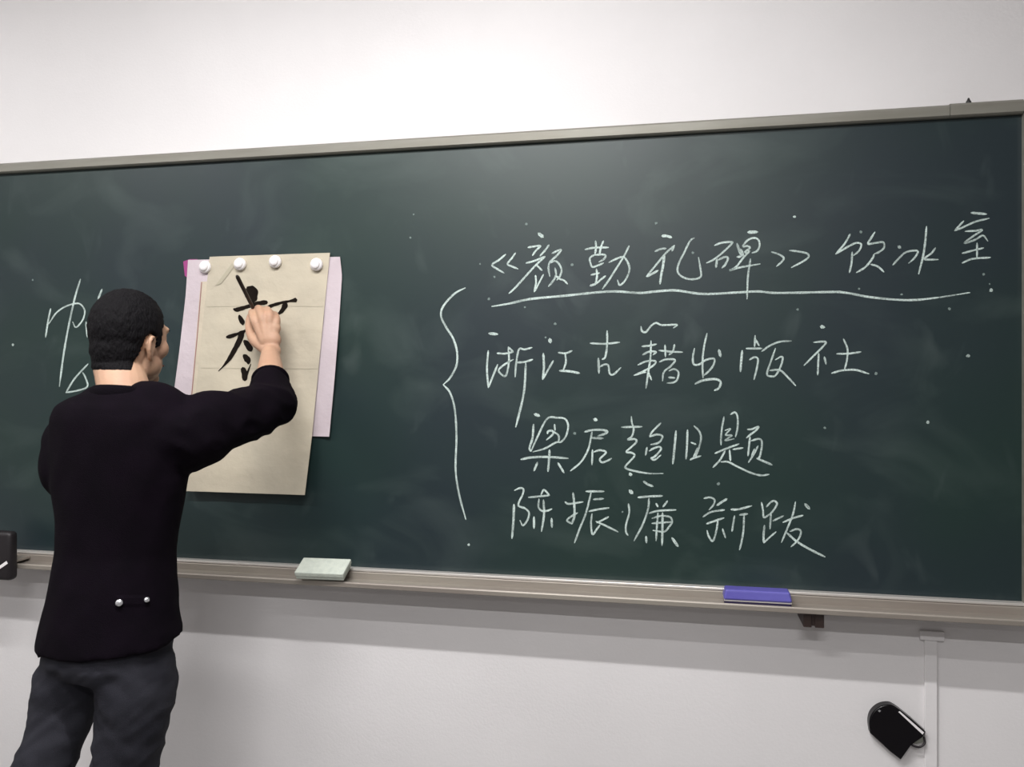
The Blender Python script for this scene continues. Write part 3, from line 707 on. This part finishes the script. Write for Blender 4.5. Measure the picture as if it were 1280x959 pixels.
def fingers(bm, side, base, up, across, fwd, curl):
    pass
def build_body():
    bm = bmesh.new()
    # head: yaw to the man's right
    Ry = Matrix.Rotation(math.radians(-9), 3, 'Z') @ Matrix.Rotation(math.radians(-4), 3, 'X')
    H = lambda x, y, z: Hc+Ry @ Vector((x, y, z))
    ellip(bm, H(0, -0.006, 0.014), (0.071, 0.084, 0.088), Ry)
    ellip(bm, H(0, -0.023, -0.034), (0.060, 0.062, 0.074), Ry)         # back of the head into the nape
    ellip(bm, H(0, -0.026, -0.080), (0.0555, 0.052, 0.055), Ry)
    ellip(bm, H(0, 0.028, -0.005), (0.064, 0.066, 0.085), Ry)
    ellip(bm, H(0, 0.040, -0.062), (0.050, 0.050, 0.052), Ry)          # jaw
    ellip(bm, H(0, 0.070, -0.098), (0.024, 0.022, 0.020), Ry)          # chin
    ellip(bm, H(0, 0.074, 0.022), (0.050, 0.020, 0.016), Ry)           # brow
    for s in (-1, 1):
        ellip(bm, H(0.042*s, 0.052, -0.026), (0.022, 0.026, 0.026), Ry)  # cheek
        ellip(bm, H(0.034*s, 0.026, -0.066), (0.026, 0.040, 0.034), Ry)  # jaw corner
        ellip(bm, H(0.0145*s, 0.093, -0.035), (0.0075, 0.010, 0.0075), Ry)  # nostril
        # ear: bowl ring with lobe
        er_ = [H(0.067*s, 0.010, -0.032), H(0.073*s, 0.006, -0.013), H(0.078*s, -0.004, -0.005), H(0.082*s, -0.014, -0.013), H(0.080*s, -0.014, -0.031), H(0.072*s, -0.003, -0.051), H(0.066*s, 0.007, -0.058)]
        stube(bm, er_, [0.0045, 0.005, 0.0052, 0.0052, 0.005, 0.0062, 0.005], n=4, seg=8)
        ellip(bm, H(0.071*s, -0.001, -0.030), (0.0055, 0.013, 0.020), Ry)
    tube(bm, [H(0, 0.084, 0.010), H(0, 0.096, -0.012), H(0, 0.106, -0.032)], [0.008, 0.009, 0.0115], seg=10)
    ellip(bm, H(0, 0.089, -0.060), (0.020, 0.010, 0.006), Ry); ellip(bm, H(0, 0.087, -0.070), (0.018, 0.010, 0.0065), Ry)
    # neck
    stube(bm, [H(0, -0.012, -0.035), H(0, -0.022, -0.08), NB+Vector((0, 0, 0.0)), NB+Vector((0, -0.005, -0.06))], [(0.054, 0.052), (0.055, 0.053), (0.059, 0.056), (0.064, 0.060)], seg=20)
    # torso inside the jacket
    torso(bm, 0.044, [(v, ul, ur) for v, ul, ur in ROWS[4:]])
    stube(bm, [SHL+Vector((0,0,-0.02)), NB+Vector((0, 0, -0.075)), SHR+Vector((0,0,-0.01))], [0.040, 0.05, 0.040], seg=14)
    # right arm
    fr = WR-ELR
    stube(bm, [SHR, SHR.lerp(ELR, 0.5)+Vector((0, 0, -0.005)), ELR, ELR+fr*0.25, ELR+fr*0.6, WR-fr*0.05],
          [0.040, 0.044, 0.040, 0.043, 0.036, (0.029, 0.026)], seg=16)
    # right hand: back of the hand towards the room, fingers closed round the brush
    K = [P(318, 399, -0.112), P(327, 393, -0.112), P(337, 393.5, -0.108), P(345.5, 399, -0.100)]
    PIP = [P(315, 391, -0.082), P(323, 385.5, -0.074), P(333, 387, -0.068), P(342, 393, -0.064)]
    DIP = [P(316.5, 392, -0.060), P(321, 392, -0.052), P(329, 396, -0.048), P(337, 402, -0.046)]
    TIP = [P(320, 396, -0.056), P(322, 399, -0.054), P(328, 405, -0.056), P(335, 410, -0.058)]
    for i in range(4):
        rr = [0.0115, 0.0115, 0.0110, 0.0100][i]
        base = WR.lerp(K[i], 0.35)
        stube(bm, [base, WR.lerp(K[i], 0.72), K[i], PIP[i], DIP[i], TIP[i]], [0.016, 0.0145, rr*1.18, rr, rr*0.9, rr*0.78], n=4, seg=10)
    pc_ = (K[0]+K[3])/2
    # palm and heel of the hand
    for s_, r_ in ((0.05, (0.030, 0.020, 0.026)), (0.38, (0.036, 0.021, 0.030)), (0.72, (0.041, 0.019, 0.026)), (0.9, (0.040, 0.015, 0.018))):
        ellip(bm, WR.lerp(pc_, s_)+Vector((0.0, 0.004, 0.0)), r_)
    # thumb leaves the side of the palm and closes against the index finger
    TB = P(318, 425, -0.105)
    stube(bm, [WR.lerp(TB, 0.25), TB, P(312.5, 412, -0.088), P(312, 400, -0.072), P(315, 391.5, -0.062)], [0.017, 0.0165, 0.0135, 0.0115, 0.0095], n=4, seg=10)
    # left arm, bent forward in front of the belly
    wl = Vector((-1.43, -0.35, 1.15)); fl_ = wl-ELL
    stube(bm, [SHL, SHL.lerp(ELL, 0.5), ELL, ELL+fl_*0.3, ELL+fl_*0.7, wl], [0.042, 0.040, 0.036, 0.038, 0.032, (0.028, 0.024)], seg=16)
    hd = Vector((0.45, 0.62, 0.1)).normalized(); ac = Vector((0.1, -0.1, -1)).normalized()
    for s_, r_ in ((0.0, 0.027), (0.03, 0.030), (0.06, 0.031)): ellip(bm, wl+hd*s_, (r_, 0.017, 0.036))
    for i in range(4):
        o_ = wl+hd*0.075+ac*(-0.030+0.020*i); L_ = [0.036, 0.041, 0.038, 0.029][i]
        inn = Vector((0.75, -0.35, 0)).normalized()
        stube(bm, [wl+hd*0.02+ac*(-0.02+0.013*i), o_, o_+hd*L_*0.7+inn*0.008, o_+hd*L_+inn*0.03, o_+hd*L_*0.8+inn*0.05], [0.012, 0.0105, 0.0095, 0.009, 0.0078], n=3, seg=8)
    stube(bm, [wl+hd*0.01-ac*0.02, wl+hd*0.035-ac*0.045, wl+hd*0.06-ac*0.055+Vector((0.02, 0, 0)), wl+hd*0.08-ac*0.05+Vector((0.035, -0.01, 0))], [0.015, 0.0135, 0.011, 0.009], n=3, seg=8)
    # legs
    for ln_, kn, an in (([P(168,828,-0.60), P(170,862,-0.60), P(165,905,-0.60), P(157,959,-0.60)], KNR, ANR), ([P(96,832,-0.60), P(82,868,-0.60), P(70.5,910,-0.615), P(53,959,-0.63)], KNL, ANL)):
        stube(bm, ln_+[kn, kn.lerp(an, 0.35)+Vector((0, -0.015, 0)), an], [0.062, 0.060, 0.055, 0.050, 0.046, 0.045, 0.034], seg=16)
        ellip(bm, an+Vector((0, 0.045, -0.045)), (0.036, 0.11, 0.032))
    me = remesh(bm, 0.0034, 3, 0.5)
    return me, H, Ry
body_me, H, Ry = build_body()
body = link('body', body_me, M_skin, person)
# hair: a cap following the skull whose edge sinks under the skin at the hairline
def hairmask(q):
    f, z = q.y, q.z; ax_ = abs(q.x)
    pts = [(-0.2,-0.097),(-0.050,-0.092),(-0.034,-0.074),(-0.022,-0.040),(-0.018,-0.010),(-0.006,0.002),(0.010,-0.002),(0.016,-0.018),(0.022,-0.030),(0.030,-0.026),(0.035,0.018),(0.048,0.046),(0.070,0.060),(0.2,0.064)]
    line = np.interp(f, [p[0] for p in pts], [p[1] for p in pts])
    if f < -0.01 and ax_ < 0.045: line = min(line, -0.090)
    return (z-line)/(0.008 if f > -0.03 else 0.018)
def hair():
    bm = bmesh.new(); bm.from_mesh(body_me); Ri = Ry.transposed()
    bm.verts.ensure_lookup_table()
    nrm = {}
    kill = []; dat = {}
    for v in bm.verts:
        q = Ri @ (v.co-Hc)
        if q.length > 0.16 or q.z < -0.115: kill.append(v); continue
        m_ = hairmask(q)
        if m_ < -0.2: kill.append(v); continue
        dat[v] = (q, max(0, min(1, m_)))
    bmesh.ops.delete(bm, geom=kill, context='VERTS')
    bm.normal_update()
    nn = {v: v.normal.copy() for v in bm.verts}
    for v in bm.verts:
        q, m_ = dat[v]; m_ = m_*m_*(3-2*m_)
        d = (nn[v]*0.5+(Ry @ (q-Vector((0, -0.01, 0.0)))).normalized()*0.5).normalized()
        t = 0.0055+0.003*max(0, min(1, (q.z+0.06)/0.06))
        nv = noise.noise(q*70)*0.0016+noise.noise(Vector((q.x*240, q.y*240, q.z*90)))*0.0016
        v.co += d*(-0.0012+m_*(t+0.004*max(0, q.z/0.1)+nv))
    return obj('hair', bm, M_hair, person, True)
hair()
for s in (-1, 1):
    bm = bmesh.new(); ellip(bm, H(0.030*s, 0.0715, 0.002), (0.0125, 0.0115, 0.0095), Ry, 16, 12); ey = obj('eye', bm, M_eye, person, True)
    bm = bmesh.new(); ellip(bm, H(0.030*s, 0.0818, 0.002), (0.0055, 0.0022, 0.0055), Ry, 12, 8); obj('iris', bm, M_iris, ey, True)
    bm = bmesh.new(); stube(bm, [H(0.014*s, 0.094, 0.020), H(0.030*s, 0.092, 0.026), H(0.048*s, 0.078, 0.021)], [0.0022, 0.0028, 0.0018], seg=8); obj('eyebrow', bm, M_hair, person, True)
bm = bmesh.new(); stube(bm, [H(-0.022, 0.092, -0.065), H(0, 0.0985, -0.0645), H(0.022, 0.092, -0.065)], [0.002, 0.0042, 0.002], seg=8); obj('lips', bm, M_lip, person, True)

# jacket
bm = bmesh.new()
torso(bm, lambda v: 0.016*min(1, max(0, (v-500)/40)), ROWS, hem=True)
# shoulders
stube(bm, [SHL+Vector((0.03, 0, -0.01)), SHL.lerp(NB, 0.55)+Vector((0, 0, 0.0)), NB+Vector((0, 0, -0.035)), SHR.lerp(NB, 0.5)+Vector((0, 0, 0.004)), SHR+Vector((-0.03, 0, -0.005))], [0.056, 0.056, 0.064, 0.060, 0.066], seg=20)
fr = WR-ELR
CUFF = ELR+fr*0.34
stube(bm, [SHR+Vector((-0.05, 0, -0.035)), SHR+Vector((0.015, 0.02, -0.028)), P(262, 530, -0.50), P(300, 520, -0.41), ELR+Vector((0, 0, -0.006)), ELR+fr*0.12+Vector((0.002, 0, 0)), CUFF],
      [(0.085, 0.09), (0.082, 0.08), (0.080, 0.07), (0.068, 0.062), (0.064, 0.060), (0.062, 0.055), (0.050, 0.046)], seg=24)
wl = Vector((-1.43, -0.35, 1.15)); fl_ = wl-ELL
stube(bm, [SHL+Vector((0.04, 0, -0.03)), SHL+Vector((-0.005, 0, -0.04)), SHL.lerp(ELL, 0.5)+Vector((-0.002, 0, 0)), ELL, ELL+fl_*0.35, ELL+fl_*0.9], [0.066, 0.064, 0.060, 0.056, 0.052, 0.042], seg=20)
jm = remesh(bm, 0.0075, 6, 0.5)
def jd(p, n):
    # drapery: pulls from the raised arm across the back, stacked folds at the elbows
    a = noise.noise(Vector((p.x*9+p.z*5, p.y*9, p.z*3.2)))*0.0075
    b = noise.noise(Vector((p.x*22-p.z*9, p.y*20, p.z*10)))*0.0028
    k = min(1.0, max(0.0, (1.47-p.z)/0.1))
    arm = min(1.0, max(0.0, (p.x+1.13)/0.05))
    c = (0.5-abs(noise.noise(Vector((p.x*17+p.z*12, p.y*13, p.z*17))))*2.2)*0.0055*arm
    return (a+b)*k+c
displace(jm, jd)
jacket = link('jacket', jm, M_knit, person)
# neckband and cuffs
bm = bmesh.new()
ring_pts = []
nbc = NB+Vector((0.0, -0.004, 0.000))
for k in range(33):
    a = 2*math.pi*k/32; ring_pts.append(nbc+Vector((0.065*math.cos(a), 0.062*math.sin(a), -0.010*math.sin(a))))
tube(bm, ring_pts, [(0.016, 0.007)]*33, seg=10, closed_caps=False); obj('neckband', bm, M_rib, jacket, True)
bm = bmesh.new(); fn = fr.normalized()
ax = fn.cross(Vector((0, 0, 1))).normalized(); ay = fn.cross(ax).normalized()
tube(bm, [CUFF+fn*0.022+ax*0.043*math.cos(2*math.pi*k/28)+ay*0.040*math.sin(2*math.pi*k/28) for k in range(29)], [(0.007, 0.007)]*29, seg=10, closed_caps=False)
obj('cuff', bm, M_rib, jacket, True)
# pocket flap with two silver snaps
def surf(u, v, me, extra=0.0):
    """first point of a mesh along the line of sight through a measured pixel"""
    from mathutils.bvhtree import BVHTree
    bv = BVHTree.FromPolygons([x.co for x in me.vertices], [list(p.vertices) for p in me.polygons])
    o_ = Vector((0, -CD, CZ)); d_ = (P(u, v, 0)-o_).normalized()
    r = bv.ray_cast(o_, d_); return r[0]+r[1]*extra, r[1]
try:
    bm = bmesh.new(); rows = []
    from mathutils.bvhtree import BVHTree
    bvj = BVHTree.FromPolygons([x.co for x in jm.vertices], [list(p.vertices) for p in jm.polygons])
    def sj(u, v, ex):
        o_ = Vector((0, -CD, CZ)); d_ = (P(u, v, 0)-o_).normalized(); r = bvj.ray_cast(o_, d_); return r[0]+r[1]*ex, r[1]
    outer = [[sj(u, v, 0.0025 if 142 < u < 190 and 742 < v < 761 else -0.001)[0] for u in np.linspace(142, 190, 9)] for v in (742, 748, 755, 761)]
    g = [[bm.verts.new(p) for p in r] for r in outer]
    for j in range(3):
        for i in range(8): bm.faces.new((g[j][i], g[j+1][i], g[j+1][i+1], g[j][i+1]))
    bmesh.ops.recalc_face_normals(bm, faces=bm.faces[:])
    obj('pocket_flap', bm, M_knit, jacket, False)
    for (u, v, r_) in ((150, 753.5, 0.0078), (182.5, 750, 0.006)):
        p, n = sj(u, v, 0.0055)
        bm = bmesh.new(); q = n.to_track_quat('Z', 'Y').to_matrix().to_4x4()
        lathe(bm, [(r_, 0), (r_, 0.0015), (r_*0.75, 0.0035), (r_*0.3, 0.0045)], Matrix.Translation(p) @ q, 18)
        tag(obj('snap_button', bm, M_silver, jacket, True), 'silver snap button')
except Exception as ex:
    print('flap failed', ex)

# trousers
bm = bmesh.new()
prow = [(770,62,216),(800,55,218),(822,52,218),(842,70,202)]
torso(bm, 0.018, prow)
def leg(side):
    if side > 0:
        stube(bm, [P(168,828,-0.60), P(170,862,-0.60), P(165,905,-0.60), P(157,959,-0.60), KNR+Vector((0,0,0.02)), KNR.lerp(ANR,0.5), ANR+Vector((0,-0.005,-0.02))],
              [(0.088,0.086),(0.088,0.085),(0.0795,0.078),(0.073,0.072),(0.070,0.070),(0.068,0.070),(0.066,0.070)], seg=26)
    else:
        stube(bm, [P(96,832,-0.60), P(84,868,-0.60), P(74.5,910,-0.615), P(55,959,-0.63), KNL+Vector((0,0,0.02)), KNL.lerp(ANL,0.5), ANL+Vector((0,-0.005,-0.02))],
              [(0.074,0.082),(0.074,0.080),(0.064,0.070),(0.065,0.070),(0.068,0.070),(0.067,0.070),(0.066,0.070)], seg=26)
leg(1); leg(-1)
tm = remesh(bm, 0.007, 5, 0.5)
def td(p, n):
    a = noise.noise(Vector((p.x*7, p.y*7, p.z*16+p.x*14)))
    c_ = noise.noise(Vector((p.x*5+3, p.y*6, p.z*30-p.x*22)))
    fold = 0.0035*(abs(a)*2-0.5)+0.0028*(0.4-abs(c_)*2)
    b = noise.noise(Vector((p.x*26, p.y*26, p.z*30)))*0.002
    return fold+b
displace(tm, td)
trous = link('trousers', tm, M_jean, person)
for an in (ANR, ANL):
    bm = bmesh.new(); ellip(bm, (an.x, an.y+0.05, 0.055), (0.048, 0.135, 0.045)); ellip(bm, (an.x, an.y+0.0, 0.07), (0.044, 0.06, 0.055))
    me = remesh(bm, 0.006, 3)
    for v in me.vertices: v.co.z = max(v.co.z, 0.018)
    sh = link('shoe', me, M_shoe, person)
    bm = bmesh.new()
    for k, zz in enumerate((0.001, 0.019)):
        pass
    n_ = 28; lo_ = [bm.verts.new((an.x+0.043*math.cos(2*math.pi*k/n_), an.y+0.045+0.133*math.sin(2*math.pi*k/n_), 0.0005)) for k in range(n_)]
    hi_ = [bm.verts.new((v.co.x, v.co.y, 0.020)) for v in lo_]
    for k in range(n_): bm.faces.new((lo_[k], lo_[(k+1) % n_], hi_[(k+1) % n_], hi_[k]))
    bm.faces.new(lo_[::-1]); bm.faces.new(hi_); obj('sole', bm, M_sole, sh)

# ------------------------------------------------------------------ the brush held in the hand
T0 = P(330, 412, yC(330, 412)-0.003); T1_ = P(318.5, 389.5, -0.072)
T2_ = P(296.5, 345.5, -0.165)
dr = (T1_-T0).normalized()
T1_ = T0+dr*(T1_-T0).length
br = empty('writing_brush', T0, 'dark calligraphy brush held in the right hand with its tip on the paper', 'brush')
bm = bmesh.new(); tube(bm, [T0, T0.lerp(T1_, 0.18), T0.lerp(T1_, 0.36), T0.lerp(T1_, 0.5)], [0.0012, 0.0042, 0.0062, 0.0056], seg=12); obj('bristles', bm, M_hairb, br, True)
bm = bmesh.new(); tube(bm, [T0.lerp(T1_, 0.5), T0.lerp(T1_, 0.8), T1_, T1_.lerp(T2_, 0.10)], [0.0065, 0.006, 0.0055, 0.0055], seg=12); tag(obj('ferrule', bm, M_red, br, True), 'dark red band')
bm = bmesh.new(); tube(bm, [T1_.lerp(T2_, 0.10), T1_.lerp(T2_, 0.5), T1_.lerp(T2_, 0.97), T2_], [0.0052, 0.0055, 0.0058, 0.0045], seg=12); obj('handle', bm, M_brushw, br, True)
